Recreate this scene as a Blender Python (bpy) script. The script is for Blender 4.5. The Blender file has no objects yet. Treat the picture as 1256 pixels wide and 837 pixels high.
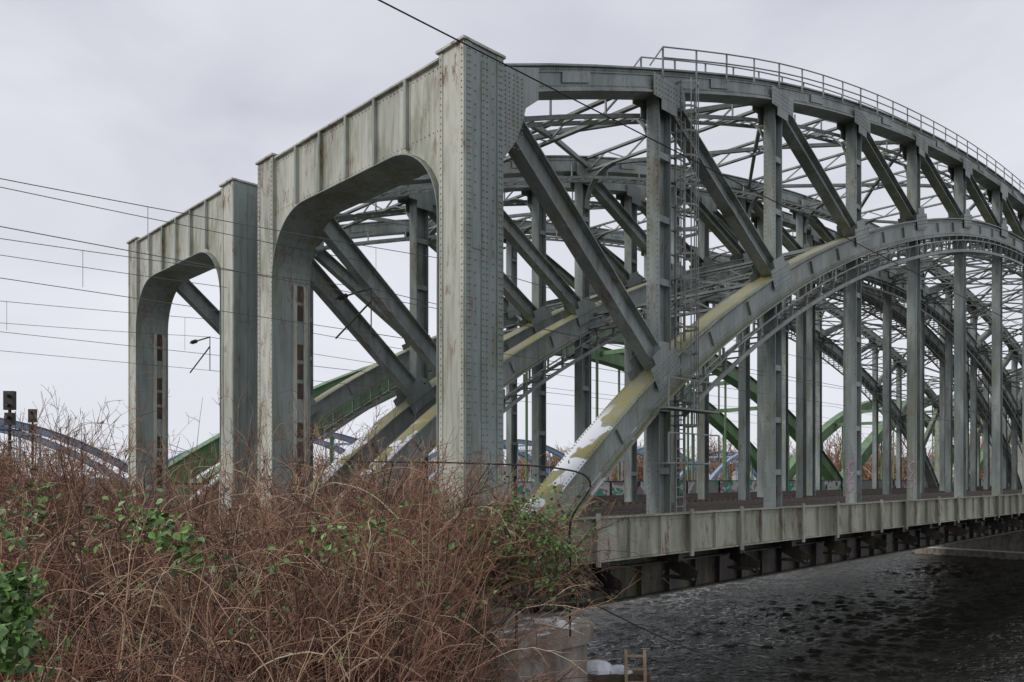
import bpy, math, random
import numpy as np
from mathutils import Vector, Matrix
random.seed(7)
rng=np.random.default_rng(11)
scene=bpy.context.scene
EYE=10.0
ANG=math.atan2(.697,.717)
CA,SA=math.cos(ANG),math.sin(ANG)
OX,OY=-.649,19.03
def L2W(s,w,z=0): return (OX+CA*s-SA*w, OY+SA*s+CA*w, z+EYE)
def W2L(x,y):
    dx,dy=x-OX,y-OY
    return CA*dx+SA*dy, -SA*dx+CA*dy
P=7.13; NP=14; LEN=P*NP; BW=9.2
TOP=[9.85,12.3,14.4,15.95,17.1,17.95,18.45,18.65]
ARC=[-2.9,2.95,7.0,9.95,12.15,13.8,14.8,15.15]
FT=TOP+TOP[-2::-1]; FA=ARC+ARC[-2::-1]
def ev(tab,t):
    n=len(tab)-1
    i=int(min(max(math.floor(t),0),n-1)); u=t-i
    p1,p2=tab[i],tab[i+1]
    p0=tab[i-1] if i>0 else 2*p1-p2-0.6
    p3=tab[i+2] if i+2<=n else 2*p2-p1-0.6
    return .5*((2*p1)+(-p0+p2)*u+(2*p0-5*p1+4*p2-p3)*u*u+(-p0+3*p1-3*p2+p3)*u**3)
ztop=lambda t: ev(FT,t)
zarc=lambda t: ev(FA,t)

class MB:
    def __init__(s): s.v=[]; s.f=[]
    def obox(s,c,a,b,d):
        n=len(s.v); c=Vector(c);a=Vector(a);b=Vector(b);d=Vector(d)
        for x in(-1,1):
            for y in(-1,1):
                for z in(-1,1): s.v.append(tuple(c+a*x+b*y+d*z))
        for q in((0,1,3,2),(4,6,7,5),(0,4,5,1),(2,3,7,6),(0,2,6,4),(1,5,7,3)): s.f.append(tuple(n+i for i in q))
    def box(s,x0,x1,y0,y1,z0,z1):
        s.obox(((x0+x1)/2,(y0+y1)/2,(z0+z1)/2),((x1-x0)/2,0,0),(0,(y1-y0)/2,0),(0,0,(z1-z0)/2))
    def bar(s,p0,p1,wid,dep,up=(0,0,1),off=(0,0)):
        p0=Vector(p0);p1=Vector(p1);d=p1-p0;L=d.length
        if L<1e-5:return
        d/=L; up=Vector(up); side=d.cross(up)
        if side.length<1e-4: side=d.cross(Vector((1,0,0)))
        side.normalize(); u=side.cross(d)
        s.obox((p0+p1)/2+side*off[0]+u*off[1],d*(L/2),side*(wid/2),u*(dep/2))
    def ibeam(s,p0,p1,fw,d,t=.035,up=(1,0,0)):
        s.bar(p0,p1,fw,t,up,(0,d/2-t/2)); s.bar(p0,p1,fw,t,up,(0,-d/2+t/2)); s.bar(p0,p1,t,d-2*t,up)
        for sg in(-1,1):
            for q in(-1,1): s.bar(p0,p1,.09,.02,up,(sg*(t/2+.046),q*(d/2-t-.011)))
    def sweep(s,pts,prof,side=(0,1,0),caps=True):
        side=Vector(side); pts=[Vector(p) for p in pts]; m=len(prof); n0=len(s.v)
        for i,p in enumerate(pts):
            a=pts[max(i-1,0)];b=pts[min(i+1,len(pts)-1)]
            T=(b-a).normalized(); N=T.cross(side)*-1
            N.normalize()
            if N.z<0 and abs(T.z)<.999: N=-N
            for (u,v) in prof: s.v.append(tuple(p+side*u+N*v))
        for i in range(len(pts)-1):
            for j in range(m):
                k=(j+1)%m
                s.f.append((n0+i*m+j,n0+i*m+k,n0+(i+1)*m+k,n0+(i+1)*m+j))
        if caps:
            s.f.append(tuple(n0+j for j in range(m))); s.f.append(tuple(n0+(len(pts)-1)*m+j for j in reversed(range(m))))
    def rect(s,pts,u0,u1,v0,v1,**k): s.sweep(pts,[(u0,v0),(u1,v0),(u1,v1),(u0,v1)],**k)
    def tube(s,pts,r,n=6):
        pts=[Vector(p) for p in pts]; n0=len(s.v)
        for i,p in enumerate(pts):
            a=pts[max(i-1,0)];b=pts[min(i+1,len(pts)-1)]
            T=(b-a).normalized(); ref=Vector((0,0,1)) if abs(T.z)<.9 else Vector((1,0,0))
            U=T.cross(ref).normalized(); V=T.cross(U)
            for j in range(n):
                an=2*math.pi*j/n; s.v.append(tuple(p+U*math.cos(an)*r+V*math.sin(an)*r))
        for i in range(len(pts)-1):
            for j in range(n):
                k=(j+1)%n; s.f.append((n0+i*n+j,n0+i*n+k,n0+(i+1)*n+k,n0+(i+1)*n+j))
        s.f.append(tuple(n0+j for j in range(n))); s.f.append(tuple(n0+(len(pts)-1)*n+j for j in reversed(range(n))))
    def lattice(s,p0,p1,dep,th=.09,up=(0,0,1),step=None,dia=.05):
        p0=Vector(p0);p1=Vector(p1);d=p1-p0;L=d.length;d/=L;up=Vector(up)
        side=d.cross(up).normalized();u=side.cross(d)
        s.bar(p0+u*dep/2,p1+u*dep/2,th*1.8,th,up); s.bar(p0-u*dep/2,p1-u*dep/2,th*1.8,th,up)
        n=max(2,int(L/(step or dep*1.1)))
        for i in range(n):
            a=p0+d*L*i/n; b=p0+d*L*(i+1)/n; sg=1 if i%2 else -1
            s.bar(a+u*sg*dep/2,b-u*sg*dep/2,dia,dia*1.2,up)
    def rivet(s,p,nrm,r=.026,h=.022):
        nrm=Vector(nrm).normalized(); ref=Vector((0,0,1)) if abs(nrm.z)<.9 else Vector((1,0,0))
        U=nrm.cross(ref).normalized();V=nrm.cross(U);p=Vector(p);n0=len(s.v)
        for (rr,hh) in((1,0),(.6,1)):
            for j in range(6):
                a=j*math.pi/3; s.v.append(tuple(p+U*math.cos(a)*r*rr+V*math.sin(a)*r*rr+nrm*h*hh))
        for j in range(6):
            k=(j+1)%6; s.f.append((n0+j,n0+k,n0+6+k,n0+6+j))
        s.f.append(tuple(n0+6+j for j in range(6)))
    def mesh(s,name,mat):
        me=bpy.data.meshes.new(name); me.from_pydata(s.v,[],s.f); me.update()
        me.materials.append(mat); return me

def add(me,name,parent=None,loc=None):
    o=bpy.data.objects.new(name,me); scene.collection.objects.link(o)
    if parent: o.parent=parent
    if loc: o.location=loc
    return o
def root(name,s=0,w=0,z=0,local=True,loc=None):
    e=bpy.data.objects.new(name,None); scene.collection.objects.link(e); e.empty_display_size=1
    if local:
        e.location=L2W(s,w,z); e.rotation_euler=(0,0,ANG)
    else: e.location=loc or (0,0,0)
    return e

# ------------------------------------------------------------ materials
def newmat(name):
    m=bpy.data.materials.new(name); m.use_nodes=True; nt=m.node_tree
    b=nt.nodes['Principled BSDF']; return m,nt,b
def noise(nt,scale,detail=5,rough=.6,mscale=(1,1,1),coord='Object',loc=(0,0,0)):
    tc=nt.nodes.new('ShaderNodeTexCoord'); mp=nt.nodes.new('ShaderNodeMapping'); mp.inputs['Scale'].default_value=mscale; mp.inputs['Location'].default_value=loc
    n=nt.nodes.new('ShaderNodeTexNoise'); n.inputs['Scale'].default_value=scale; n.inputs['Detail'].default_value=detail; n.inputs['Roughness'].default_value=rough
    nt.links.new(tc.outputs[coord],mp.inputs[0]); nt.links.new(mp.outputs[0],n.inputs['Vector']); return n.outputs['Fac']
def ramp(nt,fac,a,b,ca=(0,0,0,1),cb=(1,1,1,1)):
    r=nt.nodes.new('ShaderNodeValToRGB'); e=r.color_ramp.elements
    e[0].position=a;e[0].color=ca;e[1].position=b;e[1].color=cb; nt.links.new(fac,r.inputs[0]); return r.outputs[0]
def mix(nt,fac,a,b,mode='MIX'):
    m=nt.nodes.new('ShaderNodeMix'); m.data_type='RGBA'; m.blend_type=mode
    for sock,val in((m.inputs[0],fac),(m.inputs[6],a),(m.inputs[7],b)):
        if hasattr(val,'links'): nt.links.new(val,sock)
        elif isinstance(val,(int,float)): sock.default_value=val
        else: sock.default_value=(*val,1) if len(val)==3 else val
    return m.outputs[2]
def math_(nt,op,a,b):
    m=nt.nodes.new('ShaderNodeMath'); m.operation=op
    for i,v in enumerate((a,b)):
        if hasattr(v,'links'): nt.links.new(v,m.inputs[i])
        else: m.inputs[i].default_value=v
    return m.outputs[0]
def steel(name,base,dark,rust=.5,moss=0,snow=False,rough=.5,mosscol=(.18,.17,.065),algae=.45,streak=.6):
    m,nt,b=newmat(name)
    n1=noise(nt,.7,3,.6,(1,1,.3)); n2=noise(nt,9,3,.65,(1,1,.06)); n3=noise(nt,2.3,4,.75)
    c=mix(nt,ramp(nt,n1,.4,.58),dark,base)
    c=mix(nt,math_(nt,'MULTIPLY',ramp(nt,n2,.48,.64),math_(nt,'MULTIPLY',ramp(nt,n1,.35,.6,(1,1,1,1),(.35,.35,.35,1)),streak)),c,tuple(x*.38*k for x,k in zip(base,(1.12,1.0,.85))))
    c=mix(nt,math_(nt,'MULTIPLY',ramp(nt,noise(nt,.8,4,.75,(1.3,1,.3),loc=(5,2,1)),.5,.62),algae),c,(.14,.155,.075))
    rn=math_(nt,'MULTIPLY',ramp(nt,noise(nt,3.6,4,.8,(1,1,.3)),.53,.64),ramp(nt,noise(nt,.5,1,.5,loc=(9,3,4)),.38,.55))
    c=mix(nt,math_(nt,'MULTIPLY',rn,rust),c,(.17,.08,.038))
    geo=nt.nodes.new('ShaderNodeNewGeometry'); sep=nt.nodes.new('ShaderNodeSeparateXYZ'); nt.links.new(geo.outputs['Normal'],sep.inputs[0])
    if moss>0:
        up=ramp(nt,sep.outputs[2],.25,.5)
        f=math_(nt,'MULTIPLY',math_(nt,'MULTIPLY',up,ramp(nt,n3,.28,.57)),moss)
        c=mix(nt,f,c,mosscol)
    if snow:
        up=ramp(nt,sep.outputs[2],.45,.6)
        sp=nt.nodes.new('ShaderNodeSeparateXYZ'); tc=nt.nodes.new('ShaderNodeTexCoord'); nt.links.new(tc.outputs['Object'],sp.inputs[0])
        low=ramp(nt,math_(nt,'MULTIPLY',sp.outputs[2],.2),.32,.44,(1,1,1,1),(0,0,0,1))
        f=math_(nt,'MULTIPLY',math_(nt,'MULTIPLY',up,low),ramp(nt,noise(nt,1.1,2,.5),.5,.53))
        c=mix(nt,f,c,(.75,.77,.8))
    nt.links.new(c,b.inputs['Base Color']); b.inputs['Roughness'].default_value=rough
    bp=nt.nodes.new('ShaderNodeBump'); bp.inputs['Strength'].default_value=.25; bp.inputs['Distance'].default_value=.02
    nt.links.new(n3,bp.inputs['Height']); nt.links.new(bp.outputs[0],b.inputs['Normal'])
    return m
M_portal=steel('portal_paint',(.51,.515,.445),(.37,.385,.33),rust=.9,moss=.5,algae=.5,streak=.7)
M_side_shade=steel('portal_side_shade',(.28,.33,.31),(.21,.255,.24),rust=.7,moss=.3,algae=.6)  # darker than the front: shade of the side faces put into the colour
M_steel=steel('grey_steel',(.305,.35,.34),(.185,.22,.218),rust=.7,moss=.5)
M_arch=steel('arch_steel',(.29,.33,.315),(.19,.225,.215),rust=.45,moss=.95,snow=True,mosscol=(.29,.26,.09))
M_brace=steel('bracing_steel',(.23,.265,.26),(.14,.165,.165),rust=.6,moss=.3)
M_cat=steel('catwalk_steel',(.29,.32,.31),(.20,.23,.22),rust=.5,moss=.3)
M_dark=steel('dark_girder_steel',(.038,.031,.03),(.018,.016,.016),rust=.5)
M_edge=steel('gangway_girder_steel',(.42,.43,.35),(.24,.25,.19),rust=.9,moss=.7,streak=.85)
M_green=steel('green_steel',(.14,.25,.115),(.10,.18,.09),rust=.2,algae=.1)
M_blue_haze=steel('hazy_blue_steel',(.27,.37,.48),(.22,.31,.43),rust=.1,algae=.1)  # pale tone mixes distance haze into the blue paint
M_rust_shade=steel('rusty_slot_shade',(.06,.035,.022),(.03,.022,.018),rust=1)  # near-black: rust plus the shade inside the slot openings
def plain(name,ca,cb,scale=3,rough=.8,bump=.3,mscale=(1,1,1),dist=.03,snow=False):
    m,nt,b=newmat(name); n=noise(nt,scale,5,.7,mscale)
    c=mix(nt,ramp(nt,n,.35,.65),ca,cb)
    if snow:
        geo=nt.nodes.new('ShaderNodeNewGeometry'); sep=nt.nodes.new('ShaderNodeSeparateXYZ'); nt.links.new(geo.outputs['Normal'],sep.inputs[0])
        c=mix(nt,math_(nt,'MULTIPLY',ramp(nt,sep.outputs[2],.6,.8),ramp(nt,noise(nt,1.4,4,.6),.52,.58)),c,(.72,.74,.78))
    nt.links.new(c,b.inputs['Base Color']); b.inputs['Roughness'].default_value=rough
    bp=nt.nodes.new('ShaderNodeBump'); bp.inputs['Strength'].default_value=bump; bp.inputs['Distance'].default_value=dist
    nt.links.new(n,bp.inputs['Height']); nt.links.new(bp.outputs[0],b.inputs['Normal']); return m
M_conc=plain('weathered_concrete',(.15,.125,.1),(.38,.34,.29),1.8,.9,.8,(1,1,.5),.07,True)
M_wood=plain('timber',(.07,.055,.04),(.14,.11,.08),6,.85)
M_lwood=plain('pale_timber',(.3,.22,.14),(.42,.33,.22),6,.8)
M_rail=plain('rail_steel',(.08,.06,.05),(.15,.12,.1),8,.5)
M_cable=plain('black_cable',(.012,.012,.013),(.025,.025,.027),5,.5)
M_wire=plain('grey_wire',(.09,.09,.095),(.13,.13,.135),5,.5)
M_snow=plain('snow',(.62,.65,.7),(.8,.82,.85),3,.8,.6,(1,1,1),.08)

# ------------------------------------------------------------ bridge meshes (local s,w,z)
def curve(zf,t0,t1,w,dz=0,n=4):
    k=int(round((t1-t0)*n)); return [(P*(t0+(t1-t0)*i/k),w,zf(t0+(t1-t0)*i/k)+dz) for i in range(k+1)]
def normal_off(pts,d):
    out=[];V=[Vector(p) for p in pts]
    for i,p in enumerate(V):
        T=(V[min(i+1,len(V)-1)]-V[max(i-1,0)]).normalized(); out.append(p+Vector((-T.z,0,T.x))*d)
    return out

chord=MB(); arch=MB(); web=MB(); brace=MB(); deckm=MB(); dark=MB(); portal=MB(); slotm=MB(); trk=MB(); slp=MB(); cat=MB(); side=MB()
for w in(0,BW):
    c=curve(ztop,0.02,NP-.02,w)
    chord.rect(c,-.25,.25,-.62,-.05); chord.rect(c,-.36,.36,-.05,0); chord.rect(c,-.36,.36,-.67,-.62)
    a=curve(zarc,0,NP,w,0,5)
    arch.rect(a,-.33,.33,-.42,.40); arch.rect(a,-.47,.47,.40,.45); arch.rect(a,-.47,.47,-.47,-.42)
    for sg in(-1,1):
        u0,u1=(-.36,-.332) if sg<0 else (.332,.36)
        arch.rect(a,u0,u1,-.40,-.26); arch.rect(a,u0,u1,.24,.38)
        u0,u1=(-.28,-.252) if sg<0 else (.252,.28)
        chord.rect(c,u0,u1,-.18,-.06); chord.rect(c,u0,u1,-.61,-.49)
    for t in [x+.42 for x in range(NP)]:
        for sg in(-1,1): chord.obox((P*t,w+sg*.292,ztop(t)-.335),Vector((.55,0,(ztop(t+.05)-ztop(t-.05))*.55/(P*.1))),(0,.01,0),(0,0,.14))
    nst=NP*6
    for i in range(1,nst):
        t=i*NP/nst
        if abs(t-round(t))<.08 or i%2: continue
        T=(Vector((P*.02,0,zarc(t+.01)-zarc(t-.01)))).normalized(); N=Vector((-T.z,0,T.x))
        for sg in(-1,1): arch.obox(Vector((P*t,w+sg*.375,zarc(t))),T*.02,(0,.04,0),N*.24)
    for t in range(1,NP):
        zt=ztop(t); za=zarc(t); d=.62 if t in(1,NP-1) else .52
        web.ibeam((P*t,w,-1.3),(P*t,w,zt-.66),.46,d)
        if t<4:
            for zz in np.arange(0.2,zt-.9,1.9):
                if abs(zz-za)>.8:
                    for sg in(-1,1): web.box(P*t-d/2+.04,P*t+d/2-.04,w+sg*.2-.012,w+sg*.2+.012,zz-.1,zz+.1)
        for sg in(-1,1):
            chord.obox((P*t,w+sg*.385,zt-.72),(.8,0,0),(0,.012,0),(0,0,.33))
            chord.obox((P*t,w+sg*.385,zt-1.2),(.4,0,0),(0,.012,0),(0,0,.148))
            T=(Vector((P*.02,0,zarc(t+.01)-zarc(t-.01)))).normalized(); N=Vector((-T.z,0,T.x))
            arch.obox(Vector((P*t,w+sg*.425,za))+N*.36,T*.72,(0,.012,0),N*.36)
            arch.obox(Vector((P*t,w+sg*.425,za))+N*.86,T*.42,(0,.012,0),N*.138)
    for t in range(NP):
        if t<NP//2: a0=(P*t+(.5 if t==0 else .2),w,ztop(t)-.55-(.3 if t==0 else .15)); a1=(P*(t+1)-.15,w,zarc(t+1)+.5)
        else: a0=(P*(t+1)-(.5 if t==NP-1 else .2),w,ztop(t+1)-.55-(.3 if t==NP-1 else .15)); a1=(P*t+.15,w,zarc(t)+.5)
        k=min(t,NP-1-t); d=[.66,.58,.54][k] if k<3 else .46
        A=Vector(a0);B=Vector(a1);T=(B-A).normalized(); N=Vector((-T.z,0,T.x))
        web.ibeam(a0,a1,.42,d,.035,up=N)
    for s0,sg in((0,1),(LEN,-1)):
        for q in(-1,1):
            prof=[(.2,9.84),(1.45,10.25),(1.45,9.45),(1.0,9.1),(.85,8.6),(.6,8.1),(.2,7.6)]
            n0=len(chord.v)
            for dy in(-.012,.012):
                for (x,z) in prof: chord.v.append((s0+sg*x,w+q*.385+dy,z))
            k=len(prof); chord.f.append(tuple(n0+i for i in range(k))); chord.f.append(tuple(n0+k+i for i in reversed(range(k))))
            for i in range(k): j=(i+1)%k; chord.f.append((n0+i,n0+j,n0+k+j,n0+k+i))
    ca=normal_off(curve(zarc,1,NP-1,w,0,6),-1.25)
    for q in(-.45,.45):
        cat.rect([Vector(p)+Vector((0,q,0)) for p in ca],-.035,.035,-.07,.07)
    cat.rect([Vector(p)+Vector((0,-.52,.55)) for p in ca],-.025,.025,-.025,.025)
    for i in range(len(ca)-1):
        for k in range(2):
            p=Vector(ca[i]).lerp(Vector(ca[i+1]),k/2); cat.bar(p+Vector((0,-.45,0)),p+Vector((0,.45,0)),.07,.05)
        p=Vector(ca[i])
        cat.bar(p+Vector((0,-.45,0)),p+Vector((0,-.52,.55)),.05,.05)
        for q in(-1,1): cat.bar(p+Vector((0,q*.42,0)),p+Vector((0,q*.42,.85)),.07,.07)
    cb=curve(ztop,0.1,NP-.1,w+(.75 if w==0 else -.75),-1.15,3)
    for q in(-.3,.3): cat.rect([Vector(p)+Vector((0,q,0)) for p in cb],-.03,.03,-.06,.06)
    for i in range(len(cb)-1):
        for k in range(3):
            p=Vector(cb[i]).lerp(Vector(cb[i+1]),k/3); cat.bar(p+Vector((0,-.3,0)),p+Vector((0,.3,0)),.06,.04)
        cat.bar(cb[i],Vector(cb[i])+Vector((0,0,.6)),.05,.05)
for t in range(0,NP+1):
    z=ztop(t)-.4
    if 0<t<NP:
        brace.lattice((P*t,.3,z),(P*t,BW-.3,z),.6,.09,step=1.0)
        for sg,w0 in((1,.25),(-1,BW-.25)):
            R=1.6; q=[]
            for i in range(7):
                an=math.pi/2*i/6; q.append((P*t,w0+sg*R*(1-math.cos(an)),z-.35-R*(1-math.sin(an))))
            for i in range(6): brace.bar(q[i],q[i+1],.3,.05,up=(0,.3,-1))
    if t<NP:
        z1=ztop(t+1)-.45; zm=(z+z1)/2
        if t%2==0:
            brace.bar((P*t,.3,z),(P*(t+1),BW/2,z1),.16,.16); brace.bar((P*t,BW-.3,z),(P*(t+1),BW/2,z1),.16,.16)
        else:
            brace.bar((P*t,BW/2,z),(P*(t+1),.3,z1),.16,.16); brace.bar((P*t,BW/2,z),(P*(t+1),BW-.3,z1),.16,.16)
    if 2<=t<=NP-2:
        za=zarc(t); brace.lattice((P*t+.4,.35,za),(P*t+.4,BW-.35,za),.7,.1,step=1.1)
        if t<NP-2:
            zb=zarc(t+1); brace.lattice((P*t,.35,za-.1),(P*(t+1),BW-.35,zb-.1),.4,.08,step=1.1,dia=.05); brace.lattice((P*t,BW-.35,za-.15),(P*(t+1),.35,zb-.15),.4,.08,step=1.1,dia=.05)
deckm.box(-.9,LEN+.9,-.85,BW+.85,-1.66,-1.62)  # thin plate added to keep the deck underside dark
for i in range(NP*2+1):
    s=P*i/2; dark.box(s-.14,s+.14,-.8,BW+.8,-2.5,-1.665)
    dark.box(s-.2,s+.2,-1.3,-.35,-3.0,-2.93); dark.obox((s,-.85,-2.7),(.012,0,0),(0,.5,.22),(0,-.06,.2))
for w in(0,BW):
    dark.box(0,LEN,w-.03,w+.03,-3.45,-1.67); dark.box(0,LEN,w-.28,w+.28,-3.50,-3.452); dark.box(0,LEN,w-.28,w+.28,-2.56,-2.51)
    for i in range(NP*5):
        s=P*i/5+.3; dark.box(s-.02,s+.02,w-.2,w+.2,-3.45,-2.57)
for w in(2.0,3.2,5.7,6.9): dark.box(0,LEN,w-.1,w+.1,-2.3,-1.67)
for tr in(2.35,6.6):
    for q in(-.72,.72): trk.box(-.9,LEN+.9,tr+q-.035,tr+q+.035,-1.36,-1.19)
    s=-.6
    while s<LEN+.6: slp.box(s-.12,s+.12,tr-1.25,tr+1.25,-1.6,-1.365); s+=.65
edge=MB(); W0=-1.0; E0=.75
edge.box(E0,LEN,W0-.012,W0+.012,-2.15,-1.06); edge.box(E0,LEN,W0-.14,W0+.14,-1.06,-1.02); edge.box(E0,LEN,W0-.12,W0+.12,-2.19,-2.15)
edge.box(E0,LEN,W0-.03,W0-.0125,-2.14,-2.02); edge.box(E0,LEN,W0-.03,W0-.0125,-1.18,-1.065)
for i in range(1,NP*5+1):
    s=P*i/5
    edge.box(s-.02,s+.02,W0-.11,W0-.031,-2.15,-1.06)
    if i%5==0 or i%5==2: edge.box(s-.07,s+.07,W0-.2,W0-.14,-2.3,-.92)
edge.box(E0,LEN,W0+.15,-.45,-1.12,-1.06)
def do_portal(mb,rm,S0,S1,mir):
    def X(s): return LEN-s if mir else s
    def bx(m,a,b,*r):
        a,b=X(a),X(b); m.box(min(a,b),max(a,b),*r)
    lo,hi=.5,8.7; zb,zt=8.15,9.98
    bx(mb,S0,S1,-.4,lo,-3.2,10.02); bx(mb,S0,S1,hi,BW+.5,-3.2,10.02)
    for (a,b) in((-.4,lo),(hi,BW+.5)):
        bx(mb,S0-.025,S0,a+.002,a+.13,-3.1,10.0); bx(mb,S0-.025,S0,b-.13,b-.002,-3.1,10.0)
    for ww,sg in((-.4,-1),(BW+.5,1)):
        def yy(a,b): return (ww-b,ww-a) if sg<0 else (ww+a,ww+b)
        bx(side,S0+.001,S1-.001,*yy(0,.012),-3.1,10.01)  # thin cover added to carry the painted side shade
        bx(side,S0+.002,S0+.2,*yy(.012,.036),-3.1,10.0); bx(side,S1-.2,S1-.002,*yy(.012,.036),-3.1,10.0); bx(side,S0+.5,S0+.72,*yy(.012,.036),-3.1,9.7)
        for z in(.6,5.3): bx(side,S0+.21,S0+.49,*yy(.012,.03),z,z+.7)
    for (a,b) in((-.46,lo+.06),(hi-.06,BW+.56)): bx(mb,S0-.08,S1+.06,a,b,10.02,10.08)
    bx(mb,S0+.1,S1-.1,lo,hi,zb,zt-.06); bx(mb,S0+.0,S1,lo+.062,hi-.062,zt-.06,zt-.01)
    R=1.9; n=12
    for corner_w,sg in((lo,1),(hi,-1)):
        c=(corner_w+sg*R,zb-R); pts=[]
        for i in range(n+1):
            an=math.pi/2*i/n; pts.append((c[0]-sg*R*math.cos(an),c[1]+R*math.sin(an)))
        for sx in(S0+.1,S1-.1):
            n0=len(mb.v); mb.v.append((X(sx),corner_w,zb))
            for q in pts: mb.v.append((X(sx),q[0],q[1]))
            for i in range(n): mb.f.append((n0,n0+1+i,n0+2+i))
    pts=[(lo+.012,-1.3),(lo+.012,2),(lo+.012,4.5)]
    for i in range(n+1):
        an=math.pi/2*i/n; pts.append((lo+R-(R-.012)*math.cos(an),zb-R+(R-.012)*math.sin(an)))
    for i in range(n+1):
        an=math.pi/2*(1-i/n); pts.append((hi-R+(R-.012)*math.cos(an),zb-R+(R-.012)*math.sin(an)))
    pts+=[(hi-.012,4.5),(hi-.012,2),(hi-.012,-1.3)]
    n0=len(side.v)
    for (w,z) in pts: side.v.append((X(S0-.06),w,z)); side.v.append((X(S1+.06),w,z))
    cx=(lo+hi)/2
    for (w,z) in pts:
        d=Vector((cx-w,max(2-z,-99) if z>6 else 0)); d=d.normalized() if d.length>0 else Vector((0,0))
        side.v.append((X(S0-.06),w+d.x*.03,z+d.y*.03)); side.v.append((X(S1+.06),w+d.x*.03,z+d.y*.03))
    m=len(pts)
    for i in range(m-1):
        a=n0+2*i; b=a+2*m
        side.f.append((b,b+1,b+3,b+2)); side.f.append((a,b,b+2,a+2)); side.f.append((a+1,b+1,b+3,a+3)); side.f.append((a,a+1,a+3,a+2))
    for k in range(1,6):
        w=lo+(hi-lo)*k/6
        bx(mb,S0-.01,S0+.085,w-.018,w+.018,zb+.04,zt-.065); bx(mb,S0+.085,S0+.0999,w-.1,w+.1,zb+.04,zt-.07)
        bx(side,S0-.02,S0-.011,w-.05,w+.05,zb+.04,zt-.065)
    for k in range(12):
        z=-.6+k*.62
        if z<6 and k not in(4,8): bx(rm,S1-.40,S1-.2,hi-.05,hi-.043,z,z+.5); bx(rm,S1-.40,S1-.2,lo+.043,lo+.05,z,z+.5)  # raised dark boxes paint the shade of rusty lacing openings
    bx(mb,S1-.55,S1-.42,hi-.07,hi-.043,-1.2,6.1); bx(mb,S1-.18,S1-.05,hi-.07,hi-.043,-1.2,6.1)
do_portal(portal,slotm,-1.0,.2,False); do_portal(portal,slotm,-1.0,.2,True)

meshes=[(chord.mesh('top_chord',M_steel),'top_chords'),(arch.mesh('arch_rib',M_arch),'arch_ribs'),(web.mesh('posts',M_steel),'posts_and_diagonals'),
 (brace.mesh('brace',M_brace),'lateral_bracing'),(deckm.mesh('added_dark_deck',M_dark),'added_dark_deck_plate'),(dark.mesh('dark',M_dark),'tie_girders'),
 (portal.mesh('portal',M_portal),'portal_frames'),(side.mesh('side',M_side_shade),'portal_side_plates'),(slotm.mesh('slot_shade',M_rust_shade),'lacing_slot_shade'),(trk.mesh('rails',M_rail),'rails'),(slp.mesh('sleepers',M_wood),'sleepers'),
 (cat.mesh('catwalks',M_cat),'inspection_catwalks')]
edge_me=edge.mesh('gangway_girder',M_edge)
bridges=[]
for (s,w) in((0,0),(0,11.9),(LEN+2.2,0),(LEN+2.2,11.9)):
    e=root('railway_truss_arch_bridge',s,w); bridges.append(e)
    for me,n in meshes:
        if s>0 and n in('inspection_catwalks','lacing_slot_shade','sleepers'): continue
        add(me,n,e)
    if w==0: add(edge_me,'gangway_girder',e)
B0=bridges[0]

rv=MB(); rvp=MB()
for z in np.arange(-2,9.95,.15):
    for s in(-.93,-.86,.07,.14): rv.rivet((s,-.436,z),(0,-1,0))
    for s in(-.45,-.33): rv.rivet((s,-.436,z),(0,-1,0))
    if int(round(z/.15))%2==0:
        for s in(-.68,-.12): rv.rivet((s,-.412,z),(0,-1,0))
    for w in(-.33,.43): rvp.rivet((-1.025,w,z),(-1,0,0))
    for w in(8.77,9.63): rvp.rivet((-1.025,w,z),(-1,0,0))
for z in np.arange(8.2,10,.11):
    for s in np.arange(.3,.95,.14): rv.rivet((s,-.397,z-.2),(0,-1,0))
for w in np.arange(.7,8.6,.16): rvp.rivet((-.9,w,9.8),(-1,0,0)); rvp.rivet((-.9,w,8.3),(-1,0,0),.018)
tt=0.18
while tt<7:
    z=ztop(tt)
    for dz in(-.13,-.55): rv.rivet((P*tt,-.28,z+dz),(0,-1,0))
    T=(Vector((P*.02,0,zarc(tt+.01)-zarc(tt-.01)))).normalized(); N=Vector((-T.z,0,T.x))
    for k in(-.33,.31): rv.rivet(Vector((P*tt,-.36,zarc(tt)))+N*k,(0,-1,0))
    for k in(-.4,.4): rv.rivet(Vector((P*tt,k,zarc(tt)))+N*.45,N)
    tt+=.15/P/ (1 if tt>3 else 1.6)
for t in range(1,6):
    for i in range(10):
        for j in range(4): rv.rivet((P*t-.68+i*.15,-.397,ztop(t)-.98+j*.15),(0,-1,0))
    T=(Vector((P*.02,0,zarc(t+.01)-zarc(t-.01)))).normalized(); N=Vector((-T.z,0,T.x))
    for i in range(9):
        for j in range(4): rv.rivet(Vector((P*t,-.437,zarc(t)))+T*(-.62+i*.155)+N*(.08+j*.165),(0,-1,0))
for t in range(1,5):
    d=.62 if t==1 else .52
    for z in np.arange(-1,ztop(t)-1.2,.17):
        for w in(-.17,.17): rv.rivet((P*t-d/2,w,z),(-1,0,0))
add(rv.mesh('rivets',M_side_shade),'rivets',B0); add(rvp.mesh('rivets_p',M_portal),'portal_rivets',B0)
hr=MB()
c=curve(ztop,.95,NP-.95,0,0,4)
for w in(-.4,.4):
    for h in(.62,.3): hr.tube([Vector(p)+Vector((0,w,h)) for p in c],.024,5)
    for p in c: hr.bar(Vector(p)+Vector((0,w,-.3)),Vector(p)+Vector((0,w,.62)),.045,.045)
    hr.tube([(P*.95,w,ztop(.95)+.62),(P*.86,w,ztop(.86)+.05)],.024,5)
add(hr.mesh('handrail',M_brace),'walkway_handrail',B0)
ld=MB(); sx=P+.95
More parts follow.
